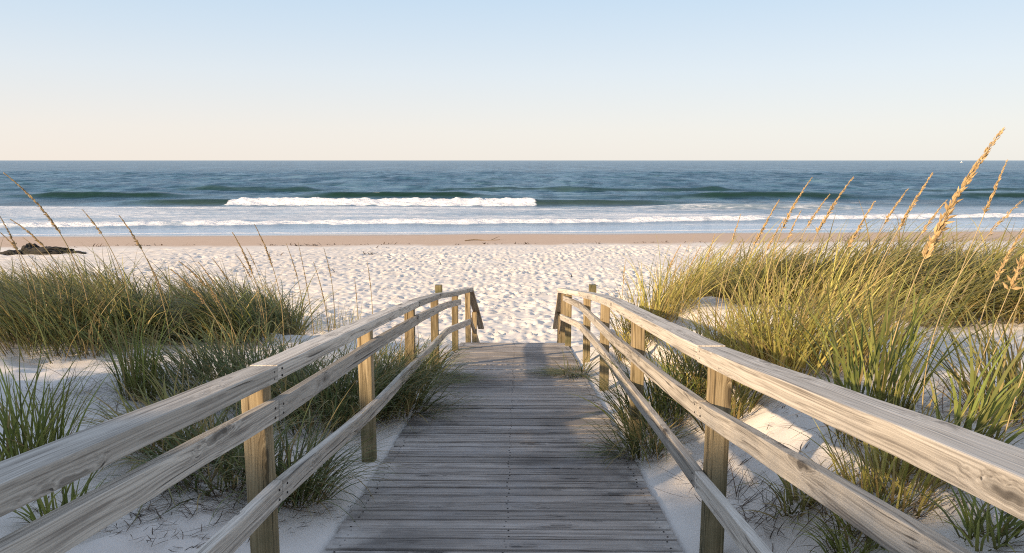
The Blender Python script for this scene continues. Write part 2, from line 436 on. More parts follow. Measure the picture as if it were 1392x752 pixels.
deep = t.mix(t.ramp(bl, [(.25, 0), (.75, 1)]), (.038, .105, .165), (.075, .165, .235))
bl3 = t.noise(t.vmath('MULTIPLY', P, (.05, .007, 1)), 1.0, 9, .8)
deep = t.mix(t.ramp(bl3, [(.44, .45), (.52, 0)]), deep, (.015, .045, .080))
deep = t.mix(t.ramp(bl3, [(.50, 0), (.59, .75)]), deep, (.16, .26, .34))
bl2 = t.noise(t.vmath('MULTIPLY', P, (.20, .03, 1)), 1.0, 6, .72)
deep = t.mix(t.ramp(bl2, [(.42, .6), (.53, 0)]), deep, (.010, .036, .062))
deep = t.mix(t.ramp(bl2, [(.52, 0), (.68, .6)]), deep, (.12, .19, .25))
cw = t.mix(at_('teal'), deep, (.014, .040, .032))
cw = t.mix(t.math('MULTIPLY', at_('thin'), .8), cw, (.36, .43, .49))
body = t.n('ShaderNodeBsdfDiffuse'); t.l(cw, body.inputs['Color']); t.l(nb, body.inputs['Normal'])
gl = t.n('ShaderNodeBsdfGlossy'); gl.inputs['Roughness'].default_value = .16; t.l(nb, gl.inputs['Normal'])
gl.inputs['Color'].default_value = (.86, .93, 1, 1)
fr = t.n('ShaderNodeFresnel'); fr.inputs['IOR'].default_value = 1.33; t.l(nb, fr.inputs['Normal'])
fac = t.math('MULTIPLY', fr.outputs[0], .62)
fac = t.math('MINIMUM', fac, .5)
fac = t.math('MULTIPLY', fac, t.math('MULTIPLY_ADD', at_('teal'), -.6, 1.0))
fac = t.math('ADD', fac, t.math('MULTIPLY', t.math('POWER', at_('thin'), 2.0), .36))
ms = t.n('ShaderNodeMixShader'); t.l(fac, ms.inputs[0]); t.l(body.outputs[0], ms.inputs[1]); t.l(gl.outputs[0], ms.inputs[2])
fo = t.n('ShaderNodeBsdfDiffuse'); fo.inputs['Color'].default_value = (.80, .80, .81, 1)
lace = t.noise(t.vmath('MULTIPLY', P, (.55, 1.5, 1)), 1.6, 5, .65)
fb = t.bump(lace, .9, .45); t.l(fb, fo.inputs['Normal'])
fa = at_('foam')
ff = t.math('ADD', fa, t.math('MULTIPLY', t.math('SUBTRACT', lace, .5), 1.1))
ff = t.math('MULTIPLY', t.ramp(ff, [(.25, 0), (.62, 1)]), t.math('MINIMUM', t.math('MULTIPLY', fa, 3.0), 1.0))
mf = t.n('ShaderNodeMixShader'); t.l(ff, mf.inputs[0]); t.l(ms.outputs[0], mf.inputs[1]); t.l(fo.outputs[0], mf.inputs[2])
t.l(mf.outputs[0], t.out.inputs[0])
sea = link('sea', mesh_np('sea', V, F, attrs={'foam': foam.ravel(), 'teal': teal.ravel(), 'thin': thin.ravel()}), t.m)
tag(sea, 'blue sea with breaking waves and foam', None, None, 'structure')

# ------------------------------------------------------------------ boards
def beam_mesh(length, wy, wz, seg=10, warp=.003, bev=.006, nails=None):
    """box along local X (0..length), centred in Y and Z, slightly warped and with worn edges"""
    bm = bmesh.new()
    bmesh.ops.create_cube(bm, size=1)
    for v in bm.verts:
        v.co = Vector(((v.co.x + .5) * length, v.co.y * wy, v.co.z * wz))
    bmesh.ops.bevel(bm, geom=bm.edges[:], offset=bev, segments=2, profile=.6, affect='EDGES')
    es = [e for e in bm.edges if abs(e.verts[0].co.x - e.verts[1].co.x) > length * .8]
    if seg > 1: bmesh.ops.subdivide_edges(bm, edges=es, cuts=seg - 1)
    p1, p2, p3 = (random.uniform(0, 6.3) for _ in range(3))
    for v in bm.verts:
        q = v.co.x
        v.co.y += warp * math.sin(q * 2.1 + p1) + warp * .35 * math.sin(q * 7 + p2)
        v.co.z += warp * math.sin(q * 1.7 + p3) + warp * .35 * math.sin(q * 8.3 + p1)
    for f in bm.faces: f.smooth = False; f.material_index = 0
    for (nx_, ny_, nz_, nrm) in (nails or []):
        rot = Vector((0, 0, 1)).rotation_difference(Vector(nrm)).to_matrix().to_4x4()
        before = set(bm.faces)
        bmesh.ops.create_cone(bm, cap_ends=True, segments=8, radius1=.0055, radius2=.0045, depth=.003,
                              matrix=Matrix.Translation((nx_, ny_, nz_)) @ rot)
        for f in bm.faces:
            if f not in before: f.material_index = 1
    me = bpy.data.meshes.new('board'); bm.to_mesh(me); bm.free()
    return me

def frame(p0, p1, roll_up=Vector((0, 0, 1))):
    x = (p1 - p0).normalized(); y = roll_up.cross(x).normalized(); z = x.cross(y)
    m = Matrix((x, y, z)).transposed().to_4x4(); m.translation = p0
    return m

def beam(name, p0, p1, wy, wz, mat, root, up=Vector((0, 0, 1)), nails=None, **kw):
    p0 = Vector(p0); p1 = Vector(p1)
    me = beam_mesh((p1 - p0).length, wy, wz, nails=nails, **kw)
    o = link(name, me, [mat, M_nail], root)
    m = frame(p0, p1, up); m.translation -= root.location
    o.matrix_local = m
    return o

# ---- boardwalk: planks, stringers, stair treads
bw = empty('boardwalk', (0, 0, float(zd(0))))
tag(bw, 'weathered grey plank boardwalk sloping down through the dunes to the beach', 'boardwalk')
pitch = .1425; pw = .126; th = .036
y = DECK_END - pw / 2; k = 0
while y > -.9:
    jx = random.uniform(-.006, .006)
    dz = random.uniform(-.0025, .0025)
    zc = float(zd(y)) - th / 2 + dz
    nl = []
    for xx in (.07, .913, 1.755):
        for s in (-1, 1):
            nl.append((xx + random.uniform(-.006, .006), s * random.uniform(.034, .044), th / 2 + .001, (0, 0, 1)))
    up = Vector((0, .128, 1)).normalized()
    hw = EDGE - random.uniform(0, .018)
    beam('plank', (-hw + jx, y, zc), (hw + jx, y, zc + random.uniform(-.002, .002)), pw + random.uniform(-.003, .002), th, M_plank, bw, up, nails=nl, seg=6, warp=.0016, bev=.006)
    y -= pitch; k += 1
for xx in (-.8, 0, .8):
    beam('joist', (xx, -.9, float(zd(-.9)) - th - .085), (xx, DECK_END - .06, float(zd(DECK_END - .06)) - th - .085), .05, .14, M_plank, bw, seg=2)
beam('end_board', (-EDGE, DECK_END - .02, float(zd(DECK_END)) - th - .10), (EDGE, DECK_END - .02, float(zd(DECK_END)) - th - .10), .035, .18, M_plank, bw)
zt = float(zd(DECK_END))
ns = 6
for i in range(1, ns + 1):
    yy_ = DECK_END + .02 + .33 * (i - .5); zz = zt - .155 * i
    beam('stair_tread', (-.72, yy_, zz), (.74, yy_, zz), .29, .04, M_plank, bw)
for xx in (-.70, .72):
    beam('stair_stringer', (xx, DECK_END + .02, zt - .27), (xx, DECK_END + .33 * ns, zt - .155 * ns - .24), .04, .22, M_stair, bw)

# ---- the two railings
def cross_y(px, py, Y): return atY(px, py, Y)
def railing(side, name, label, posts, top_pts, mid_pts, low_pts, joints, corner, hand_end, low_end, mid_end, stub, stair_posts):
    """heights are above the deck line; top_pts etc are lists of (y, height)"""
    root = empty(name, (side * 1.0, 0, float(zd(0))))
    tag(root, label, 'railing')
    def hz(pts, yv): return float(np.interp(yv, [p[0] for p in pts], [p[1] for p in pts]))
    def xin(yv): return float(np.interp(yv, [-1, 10.5, 12.45], [1.0, 1.0, corner[0]]))
    for yv in posts:
        gz = min(H1(side * 1.02, yv), float(zd(yv))) - .45
        topz = float(zd(yv)) + hz(top_pts, yv) - .066
        px_ = side * (xin(yv) + .025)
        beam('post', (px_, yv, gz), (px_ + random.uniform(-.006, .006), yv + random.uniform(-.006, .006), topz), .095, .10, M_post, root, up=Vector((0, 1, 0)), seg=4, bev=.007,
             nails=[(topz - gz - .14, -side * .02, .051, (0, 0, 1))])
    # rails: boards that butt at the joint posts
    def boards(nm, pts, wy, wz, dxin, jn, yend, ztop=True):
        ends = [-.95] + [j for j in jn if j < yend - .2] + [yend]
        for a, b_ in zip(ends[:-1], ends[1:]):
            # each board spans several posts; curve is followed with short bent segments inside one mesh
            n = max(2, int((b_ - a) / .35))
            yv = np.linspace(a + .002, b_ - .002, n + 1)
            xsn = [side * (xin(q) - dxin) for q in yv]
            zs = [float(zd(q)) + hz(pts, q) - wz / 2 for q in yv]
            p0 = Vector((xsn[0], yv[0], zs[0])); p1 = Vector((xsn[-1], yv[-1], zs[-1]))
            nls = [(d_, sgn * .0 + (side * (wy / 2 + .001)), q_, (0, side, 0)) for d_ in (.05, (p1 - p0).length - .05) for q_ in (-wz * .22, wz * .22) for sgn in (1,)]
            me = beam_mesh((p1 - p0).length, wy, wz, seg=n, warp=.0025, bev=.0045 if nm == 'top_rail' else .004, nails=nls)
            m = frame(p0, p1); mi = m.inverted()
            ctr = [mi @ Vector((xsn[i], yv[i], zs[i])) for i in range(n + 1)]
            lx = [c.x for c in ctr]; ly = [c.y for c in ctr]; lz = [c.z for c in ctr]
            for v in me.vertices:
                v.co.y += float(np.interp(v.co.x, lx, ly)); v.co.z += float(np.interp(v.co.x, lx, lz))
            o = link(nm, me, [M_rail, M_nail], root)
            m.translation -= root.location; o.matrix_local = m
    boards('top_rail', top_pts, .118 if side < 0 else .138, .066 if side < 0 else .073, .012, joints, corner[1])
    boards('middle_rail', mid_pts, .042, .088, .047, joints, mid_end)
    boards('lower_rail', low_pts, .042, .092, .047, joints, low_end)
    # stairs: sloping handrail board, lower stair rail, two short posts
    cz = float(zd(corner[1])) + hz(top_pts, corner[1]) - .02
    c0 = Vector((side * corner[0] - side * .005, corner[1] + .0, cz))
    h1 = Vector(hand_end)
    beam('stair_handrail', c0, h1, .12, .05, M_stair, root, seg=4)
    l0 = c0 + Vector((side * .03, 0.02, -.42)); l1 = h1 + Vector((side * .03, 0, -.42))
    beam('stair_lower_rail', l0, l1, .04, .09, M_stair, root, seg=4)
    for (yv) in stair_posts:
        fr_ = (yv - c0.y) / (h1.y - c0.y); p = c0.lerp(h1, max(0, fr_))
        gz = H1(p.x, yv) - .4
        beam('post', (p.x + side * .03, yv, gz), (p.x + side * .03, yv, p.z - .028), .09, .09, M_post, root, up=Vector((0, 1, 0)), seg=4)
    if stub is not None:
        (sx_, sy_, sz0, sz1) = stub
        beam('post_stub', (sx_, sy_, sz0), (sx_, sy_, sz1), .10, .085, M_post, root, up=Vector((0, 1, 0)), seg=2)
    return root

HE_L = atY(654, 446, 15.0); HE_R = atY(755.5, 446, 15.0)
stL = atY(609.5, 387.5, 10.75); stR = atY(793, 387, 10.15)
cL = abs(atY(638, 392, 12.45).x); cR = abs(atY(764, 394, 12.45).x)
hcL = atY(640, 391, 12.45).z - float(zd(12.45)); hcR = atY(764, 392, 12.45).z - float(zd(12.45))
railing(-1, 'wooden_railing', 'grey weathered three-rail wooden railing along the left edge of the boardwalk',
        [.35, 2.97, 5.15, 7.27, 9.5, 11.35],
        [(-1, 1.06), (1.4, 1.055), (3, 1.035), (5.2, 1.05), (7.5, 1.035), (9.5, 1.0), (11, .94), (12.45, hcL)],
        [(-1, .93), (1.35, .93), (3, .885), (5.3, .90), (7.5, .89), (9.5, .85), (11.4, .80)],
        [(-1, .55), (3, .53), (5.3, .445), (7.4, .455), (9.5, .45), (12.3, .42)],
        [2.97, 7.27], (cL, 12.45), HE_L, 12.2, 11.4,
        (-1.105, stL.y, stL.z - .16, stL.z), [12.42, 13.75])
railing(1, 'wooden_railing', 'sunlit weathered three-rail wooden railing along the right edge of the boardwalk',
        [.9, 3.42, 5.75, 7.95, 10.1, 11.9],
        [(-1, 1.125), (1.3, 1.12), (3.5, 1.065), (6.8, 1.08), (8.5, 1.05), (10.5, .98), (12.45, hcR)],
        [(-1, .93), (1.35, .91), (3.5, .79), (6.7, .76), (9, .80), (11.9, .84)],
        [(-1, .44), (3.45, .44), (5.2, .48), (8.8, .55), (12.2, .50)],
        [3.42, 10.1], (cR, 12.45), HE_R, 12.25, 11.9,
        (1.105, stR.y, stR.z - .22, stR.z), [12.42, 13.75])

# ------------------------------------------------------------------ grass
def grass_mat(name, trans=.35):
    t = NT(name)
    a = t.n('ShaderNodeAttribute'); a.attribute_name = 'tint'
    dif = t.n('ShaderNodeBsdfPrincipled'); dif.inputs['Roughness'].default_value = .45; dif.inputs['Specular IOR Level'].default_value = .3
    t.l(a.outputs['Color'], dif.inputs['Base Color'])
    tl = t.n('ShaderNodeBsdfTranslucent'); t.l(a.outputs['Color'], tl.inputs['Color'])
    m = t.n('ShaderNodeMixShader'); m.inputs[0].default_value = trans
    t.l(dif.outputs[0], m.inputs[1]); t.l(tl.outputs[0], m.inputs[2]); t.l(m.outputs[0], t.out.inputs[0])
    return t.m
M_grass = grass_mat('grass_blade', .38)
M_dead = grass_mat('dry_grass', .2)
M_oat = grass_mat('sea_oat_straw', .25)

def floor_z(x, y):
    h = H(x, y)
    on = (np.abs(x) < EDGE) & (y < DECK_END) & (y > -1)
    return np.where(on, zd(y), h)

class Blades:
    def __init__(s): s.V = []; s.F = []; s.C = []; s.n = 0
    def add(s, root, az, Ln, wd, lean, bend, c0, c1, c2, K=7, pw_=1.3, clamp=True):
        n = len(root); tt = np.linspace(0, 1, K + 1)
        th_ = lean[:, None] + bend[:, None] * tt[None, :] ** pw_
        st_ = (Ln / K)[:, None]
        hr = np.cumsum(np.sin(th_) * st_, 1) - np.sin(th_[:, :1]) * st_
        vt = np.cumsum(np.cos(th_) * st_, 1) - np.cos(th_[:, :1]) * st_
        azk = az[:, None] + RNG.normal(0, .12, n)[:, None] * tt[None, :] * 2
        px = root[:, 0:1] + hr * np.cos(azk); py = root[:, 1:2] + hr * np.sin(azk); pz = root[:, 2:3] + vt
        if clamp:
            fz = floor_z(px, py); pz = np.maximum(pz, fz + .012 + .02 * tt[None, :] * RNG.random(n)[:, None])
        wv = wd[:, None] * (np.minimum(1, .55 + 1.6 * tt) * (1 - tt ** 2.2))[None, :] * .5 + .0004
        tw = az + math.pi / 2 + RNG.normal(0, .5, n)
        sx2 = np.cos(tw)[:, None] * wv; sy2 = np.sin(tw)[:, None] * wv
        V = np.empty((n, K + 1, 2, 3))
        V[:, :, 0, 0] = px - sx2; V[:, :, 0, 1] = py - sy2; V[:, :, 0, 2] = pz
        V[:, :, 1, 0] = px + sx2; V[:, :, 1, 1] = py + sy2; V[:, :, 1, 2] = pz
        q = tt[None, :, None]
        a = np.clip(q / .35, 0, 1); b_ = np.clip((q - .45) / .55, 0, 1)
        Cc = c0[:, None, :] * (1 - a) + c1[:, None, :] * a
        Cc = Cc * (1 - b_) + c2[:, None, :] * b_
        C = np.repeat(Cc[:, :, None, :], 2, 2)
        base = s.n + (np.arange(n) * (K + 1) * 2)[:, None] + (np.arange(K) * 2)[None, :]
        Fq = np.stack([base, base + 1, base + 3, base + 2], -1).reshape(-1, 4)
        s.V.append(V.reshape(-1, 3)); s.C.append(C.reshape(-1, 3)); s.F.append(Fq); s.n += n * (K + 1) * 2
    def obj(s, name, mat, parent=None, origin=(0, 0, 0)):
        if not s.V: return None
        V = np.concatenate(s.V) - np.array(origin)[None, :]
        o = link(name, mesh_np(name, V, np.concatenate(s.F), colors=np.concatenate(s.C)), mat, parent)
        if parent is None: o.location = origin
        return o

def pal(n, kind):
    """base, middle and tip colours per blade"""
    r = RNG.random(n)[:, None]; v = RNG.uniform(.5, 1.5, n)[:, None]
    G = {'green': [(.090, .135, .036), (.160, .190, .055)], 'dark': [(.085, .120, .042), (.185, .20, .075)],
         'gold': [(.33, .32, .075), (.52, .43, .14)], 'olive': [(.160, .175, .048), (.29, .255, .08)],  # gold: straw tone brightened to carry sunlight on the grass
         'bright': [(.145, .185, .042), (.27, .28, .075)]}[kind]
    c1 = (np.array(G[0]) * (1 - r) + np.array(G[1]) * r) * v
    straw = np.array((.36, .27, .11)) * RNG.uniform(.7, 1.25, n)[:, None]
    brown = np.array((.16, .10, .045)) * RNG.uniform(.6, 1.3, n)[:, None]
    isS = (RNG.random(n) < {'green': .14, 'dark': .17, 'gold': .28, 'olive': .2, 'bright': .08}[kind])[:, None]
    c1 = np.where(isS, straw, c1)
    c0 = brown * .55 + c1 * .45
    c2 = c1 * .45 + straw * .55 * (RNG.random(n)[:, None] < .5) + c1 * .55 * 1.0 * 0
    c2 = np.where(RNG.random(n)[:, None] < .5, c1 * 1.1, c1 * .45 + straw * .55)
    return c0, c1, c2

def clump(bl, cx, cy, n, rad, Lh, kind, wind=0.0, windamt=.0, spread=.5, lean=(.08, .45), bend=(.5, 1.5), w=(.004, .007), upright=False, squash=1.0):
    a = RNG.uniform(0, 2 * math.pi, n); q = np.sqrt(RNG.random(n))
    x = cx + np.cos(a) * q * rad; y = cy + np.sin(a) * q * rad * squash
    root = np.stack([x, y, H(x, y) - .03], -1)
    ox = np.cos(a) * q * spread + RNG.normal(0, .35, n) + math.cos(wind) * windamt
    oy = np.sin(a) * q * spread + RNG.normal(0, .35, n) + math.sin(wind) * windamt
    az = np.arctan2(oy, ox)
    Ln = Lh * RNG.uniform(.55, 1.12, n) * (1 - .18 * q)
    le = RNG.uniform(lean[0], lean[1], n) * (.4 + .8 * q); be = RNG.uniform(bend[0], bend[1], n)
    c0, c1, c2 = pal(n, kind)
    bl.add(root, az, Ln, RNG.uniform(w[0], w[1], n), le, be, c0, c1, c2)

def thatch(bl, cx, cy, n, rad, Lh):
    a = RNG.uniform(0, 2 * math.pi, n); q = np.sqrt(RNG.random(n))
    x = cx + np.cos(a) * q * rad; y = cy + np.sin(a) * q * rad
    root = np.stack([x, y, H(x, y) - .01], -1)
    v = RNG.uniform(.5, 1.3, n)[:, None]
    c = np.array((.17, .11, .055)) * v; c2 = np.array((.30, .21, .11)) * v
    bl.add(root, RNG.uniform(0, 6.283, n), Lh * RNG.uniform(.4, 1.1, n), RNG.uniform(.003, .006, n),
           RNG.uniform(.5, 1.3, n), RNG.uniform(.3, 1.3, n), c * .7, c, c2, K=6)

def hit(px, py):
    """where the view ray through a pixel meets the sand"""
    d = ray(px, py); lo_t = .5
    ts = np.concatenate([np.linspace(.8, 20, 900), np.linspace(20, 60, 500)])
    P = np.array(CAM)[None, :] + ts[:, None] * np.array(d)[None, :]
    k = np.argmax(P[:, 2] < H(P[:, 0], P[:, 1]))
    if k == 0: k = len(ts) - 1
    return P[k]

# masses: the two dune crests covered in grass that runs together
def mass(name, label, xr, front, back, n, kinds, wind, windamt, hgt, cnt):
    bl = Blades(); dd = Blades()
    for i in range(n):
        x = RNG.uniform(*xr); y = RNG.uniform(front(x), back(x))
        lowfar = 1 - .16 * float(sm(4.5, 7.5, -x))
        kd = kinds[0] if fbm(np.array([x * .8]), np.array([y * .8]), 2, 91)[0] > -.1 else kinds[1]
        if RNG.random() < .15: kd = kinds[2]
        h = hgt * lowfar * RNG.uniform(.75, 1.15) * (1 + .25 * float(fbm(np.array([x * .6]), np.array([y * .6]), 2, 95)[0]))
        clump(bl, x, y, int(cnt * RNG.uniform(.7, 1.3)), RNG.uniform(.18, .38), h, kd, wind, windamt, .5, (.05, .6), (.7, 2.2), (.012, .022))
        clump(bl, x, y, int(cnt * .14), .4, h * 1.12, kinds[2] if RNG.random() < .6 else kd, wind, windamt * 1.3, .5, (.1, .6), (1.0, 2.3), (.013, .022))
        thatch(dd, x, y, 26, .4, .5)
    o = bl.obj(name, M_grass, None, (0, 0, 0)); tag(o, label, 'dune grass', None, 'stuff')
    d_ = dd.obj('dry_grass', M_dead, o)
    return o

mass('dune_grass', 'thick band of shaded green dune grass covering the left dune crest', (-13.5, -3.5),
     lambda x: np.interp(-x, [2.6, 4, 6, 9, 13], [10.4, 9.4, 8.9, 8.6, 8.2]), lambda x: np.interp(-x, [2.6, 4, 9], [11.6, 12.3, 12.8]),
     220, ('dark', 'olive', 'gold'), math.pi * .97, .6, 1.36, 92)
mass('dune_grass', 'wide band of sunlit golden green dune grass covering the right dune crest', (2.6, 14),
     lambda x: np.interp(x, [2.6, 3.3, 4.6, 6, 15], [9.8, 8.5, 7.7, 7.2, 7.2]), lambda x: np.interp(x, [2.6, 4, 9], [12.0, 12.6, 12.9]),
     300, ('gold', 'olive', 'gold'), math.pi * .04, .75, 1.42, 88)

GROUP_T = 'clumps of dune grass beside the boardwalk'
def tuft(label, px, py, n, rad, h, kind, dead=40, **kw):
    p = hit(px, py)
    kw['w'] = tuple(1.9 * q for q in kw.get('w', (.005, .008)))
    rad *= 1.15; n = int(n * .92); h *= 1.32
    bl = Blades(); clump(bl, p[0], p[1], n, rad, h, kind, **kw)
    o = bl.obj('grass_clump', M_grass, None, (p[0], p[1], p[2])); tag(o, label, 'grass clump', GROUP_T)
    if dead:
        dd = Blades(); thatch(dd, p[0], p[1], dead, rad * 1.3, h * .6); dd.obj('dry_leaves', M_dead, o, (p[0], p[1], p[2]))
    return o
Wd = math.pi
# left of the boardwalk
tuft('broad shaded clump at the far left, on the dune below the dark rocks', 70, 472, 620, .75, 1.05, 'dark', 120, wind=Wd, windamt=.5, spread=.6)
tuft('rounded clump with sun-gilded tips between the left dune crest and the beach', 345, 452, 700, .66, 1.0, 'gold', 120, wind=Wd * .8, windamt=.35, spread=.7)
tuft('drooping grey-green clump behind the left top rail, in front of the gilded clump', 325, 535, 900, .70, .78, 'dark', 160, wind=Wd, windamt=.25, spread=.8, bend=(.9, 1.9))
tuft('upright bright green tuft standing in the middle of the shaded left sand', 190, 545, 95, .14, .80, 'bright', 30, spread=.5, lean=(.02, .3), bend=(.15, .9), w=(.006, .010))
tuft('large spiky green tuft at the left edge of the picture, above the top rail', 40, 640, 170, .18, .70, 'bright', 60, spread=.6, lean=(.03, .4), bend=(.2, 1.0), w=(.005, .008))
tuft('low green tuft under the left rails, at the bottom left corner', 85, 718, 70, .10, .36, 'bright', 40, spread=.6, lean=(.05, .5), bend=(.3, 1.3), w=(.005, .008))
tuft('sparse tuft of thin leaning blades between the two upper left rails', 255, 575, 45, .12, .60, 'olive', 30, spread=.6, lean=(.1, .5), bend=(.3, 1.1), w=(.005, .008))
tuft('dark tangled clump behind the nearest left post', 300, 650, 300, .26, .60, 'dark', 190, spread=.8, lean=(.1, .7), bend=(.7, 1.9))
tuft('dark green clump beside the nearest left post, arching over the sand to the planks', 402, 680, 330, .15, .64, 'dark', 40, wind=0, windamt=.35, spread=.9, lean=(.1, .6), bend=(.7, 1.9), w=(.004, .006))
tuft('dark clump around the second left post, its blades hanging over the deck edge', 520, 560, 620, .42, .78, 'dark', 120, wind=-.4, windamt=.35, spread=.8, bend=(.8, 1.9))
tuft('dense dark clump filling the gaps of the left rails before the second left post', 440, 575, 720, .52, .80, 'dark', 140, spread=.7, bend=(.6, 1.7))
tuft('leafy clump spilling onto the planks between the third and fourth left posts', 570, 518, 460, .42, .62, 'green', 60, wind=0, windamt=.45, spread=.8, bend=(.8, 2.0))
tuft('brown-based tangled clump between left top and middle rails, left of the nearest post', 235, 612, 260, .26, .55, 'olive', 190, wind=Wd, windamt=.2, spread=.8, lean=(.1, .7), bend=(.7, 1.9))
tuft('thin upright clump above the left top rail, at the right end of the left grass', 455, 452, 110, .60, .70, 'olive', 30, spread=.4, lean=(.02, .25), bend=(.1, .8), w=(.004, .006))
# right of the boardwalk
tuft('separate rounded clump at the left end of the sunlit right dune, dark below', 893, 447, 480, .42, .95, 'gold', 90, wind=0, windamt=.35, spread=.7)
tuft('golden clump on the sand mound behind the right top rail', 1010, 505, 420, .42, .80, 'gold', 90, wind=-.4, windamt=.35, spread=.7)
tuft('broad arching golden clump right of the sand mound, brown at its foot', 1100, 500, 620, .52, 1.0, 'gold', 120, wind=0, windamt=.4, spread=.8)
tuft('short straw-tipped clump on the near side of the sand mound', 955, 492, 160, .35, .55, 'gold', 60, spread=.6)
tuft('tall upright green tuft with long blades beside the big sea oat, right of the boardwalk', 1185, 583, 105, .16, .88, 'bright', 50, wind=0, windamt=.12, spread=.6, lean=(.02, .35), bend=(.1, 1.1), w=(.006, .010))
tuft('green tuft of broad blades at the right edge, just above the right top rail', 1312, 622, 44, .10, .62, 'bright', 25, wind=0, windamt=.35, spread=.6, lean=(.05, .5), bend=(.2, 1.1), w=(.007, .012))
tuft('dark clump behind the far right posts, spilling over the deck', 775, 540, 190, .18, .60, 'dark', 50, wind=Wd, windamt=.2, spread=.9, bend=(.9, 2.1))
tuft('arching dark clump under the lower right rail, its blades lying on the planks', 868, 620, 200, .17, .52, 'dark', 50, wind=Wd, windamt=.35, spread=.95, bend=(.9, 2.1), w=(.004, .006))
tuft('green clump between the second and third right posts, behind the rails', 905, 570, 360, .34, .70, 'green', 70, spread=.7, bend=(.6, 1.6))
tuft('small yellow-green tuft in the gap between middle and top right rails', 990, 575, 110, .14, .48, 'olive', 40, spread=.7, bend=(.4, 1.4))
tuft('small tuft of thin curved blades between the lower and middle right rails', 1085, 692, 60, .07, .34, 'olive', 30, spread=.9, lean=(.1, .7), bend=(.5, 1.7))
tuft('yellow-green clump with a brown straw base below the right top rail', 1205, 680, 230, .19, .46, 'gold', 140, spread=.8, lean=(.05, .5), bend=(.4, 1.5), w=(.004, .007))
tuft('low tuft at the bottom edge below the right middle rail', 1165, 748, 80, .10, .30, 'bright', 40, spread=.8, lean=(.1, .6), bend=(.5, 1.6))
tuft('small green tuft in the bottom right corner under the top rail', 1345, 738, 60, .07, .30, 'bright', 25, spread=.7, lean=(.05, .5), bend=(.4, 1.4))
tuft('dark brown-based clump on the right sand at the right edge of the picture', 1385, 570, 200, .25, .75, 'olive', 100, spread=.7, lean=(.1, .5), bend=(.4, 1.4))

# dead stems and bits lying on the sand
bl = Blades()
for (pts, n, sc) in (([(100, 520), (230, 560), (60, 560)], 170, .6), ([(250, 640), (180, 700), (330, 690)], 150, .4), ([(1000, 690), (960, 640), (1060, 730)], 110, .35), ([(1250, 560), (1330, 560), (1130, 560)], 120, .5), ([(20, 520), (250, 740), (480, 700), (60, 700)], 420, .10), ([(960, 650), (1380, 720), (1100, 540), (1390, 520)], 460, .10)):
    for i in range(n):
        a, b_ = random.sample(pts, 2); q = random.random()
        p = hit(a[0] * q + b_[0] * (1 - q) + random.gauss(0, 18), a[1] * q + b_[1] * (1 - q) + random.gauss(0, 8))
        root = np.array([[p[0], p[1], H1(p[0], p[1]) + .004]])
        c = np.array([[.11, .075, .05]]) * random.uniform(.4, 1.4)
        bl.add(root, np.array([random.uniform(0, 6.28)]), np.array([sc * random.uniform(.3, 1)]), np.array([random.uniform(.003, .006)]),
               np.array([random.uniform(1.3, 1.6)]), np.array([random.uniform(-.3, .3)]), c, c, c, K=5)
o = bl.obj('dead_stems', M_dead); tag(o, 'scattered brown dead stems lying on the dune sand', 'dead stems', None, 'stuff')

# grass added along the unseen dune's crest to roughen its shadow edge
bl = Blades()
for i in range(46):
    s = -3 + 15.5 * i / 45; n_ = RNG.uniform(-.5, .25)
    x = _rp[0] + _rd[0] * s + _rn[0] * n_; y = _rp[1] + _rd[1] * s + _rn[1] * n_
    clump(bl, x, y, 70, .35, RNG.uniform(.3, .7), 'olive', Wd, .3, .6, w=(.008, .014))
o = bl.obj('unseen_crest_grass', M_grass); tag(o, 'grass added on the unseen dune to break up its shadow edge', 'dune grass', None, 'stuff')

# ------------------------------------------------------------------ sea oats
def tube(bm, pts, rad, sides=5):
    rings = []
    for i, p in enumerate(pts):
        d = (pts[min(i + 1, len(pts) - 1)] - pts[max(i - 1, 0)]).normalized()
        a = d.orthogonal().normalized(); b_ = d.cross(a)
        rings.append([bm.verts.new(p + (a * math.cos(k * 2 * math.pi / sides) + b_ * math.sin(k * 2 * math.pi / sides)) * rad[i]) for k in range(sides)])
    for i in range(len(pts) - 1):
        for k in range(sides):
            bm.faces.new((rings[i][k], rings[i][(k + 1) % sides], rings[i + 1][(k + 1) % sides], rings[i + 1][k]))

def paint(me, base, var):
    a = me.color_attributes.new('tint', 'FLOAT_COLOR', 'POINT')
    n = len(me.vertices)
    v = np.repeat(RNG.uniform(1 - var, 1 + var, n // 4 + 1), 4)[:n]
    c = np.ones((n, 4), np.float32); c[:, :3] = np.array(base)[None, :] * v[:, None]
    a.data.foreach_set('color', c.ravel())

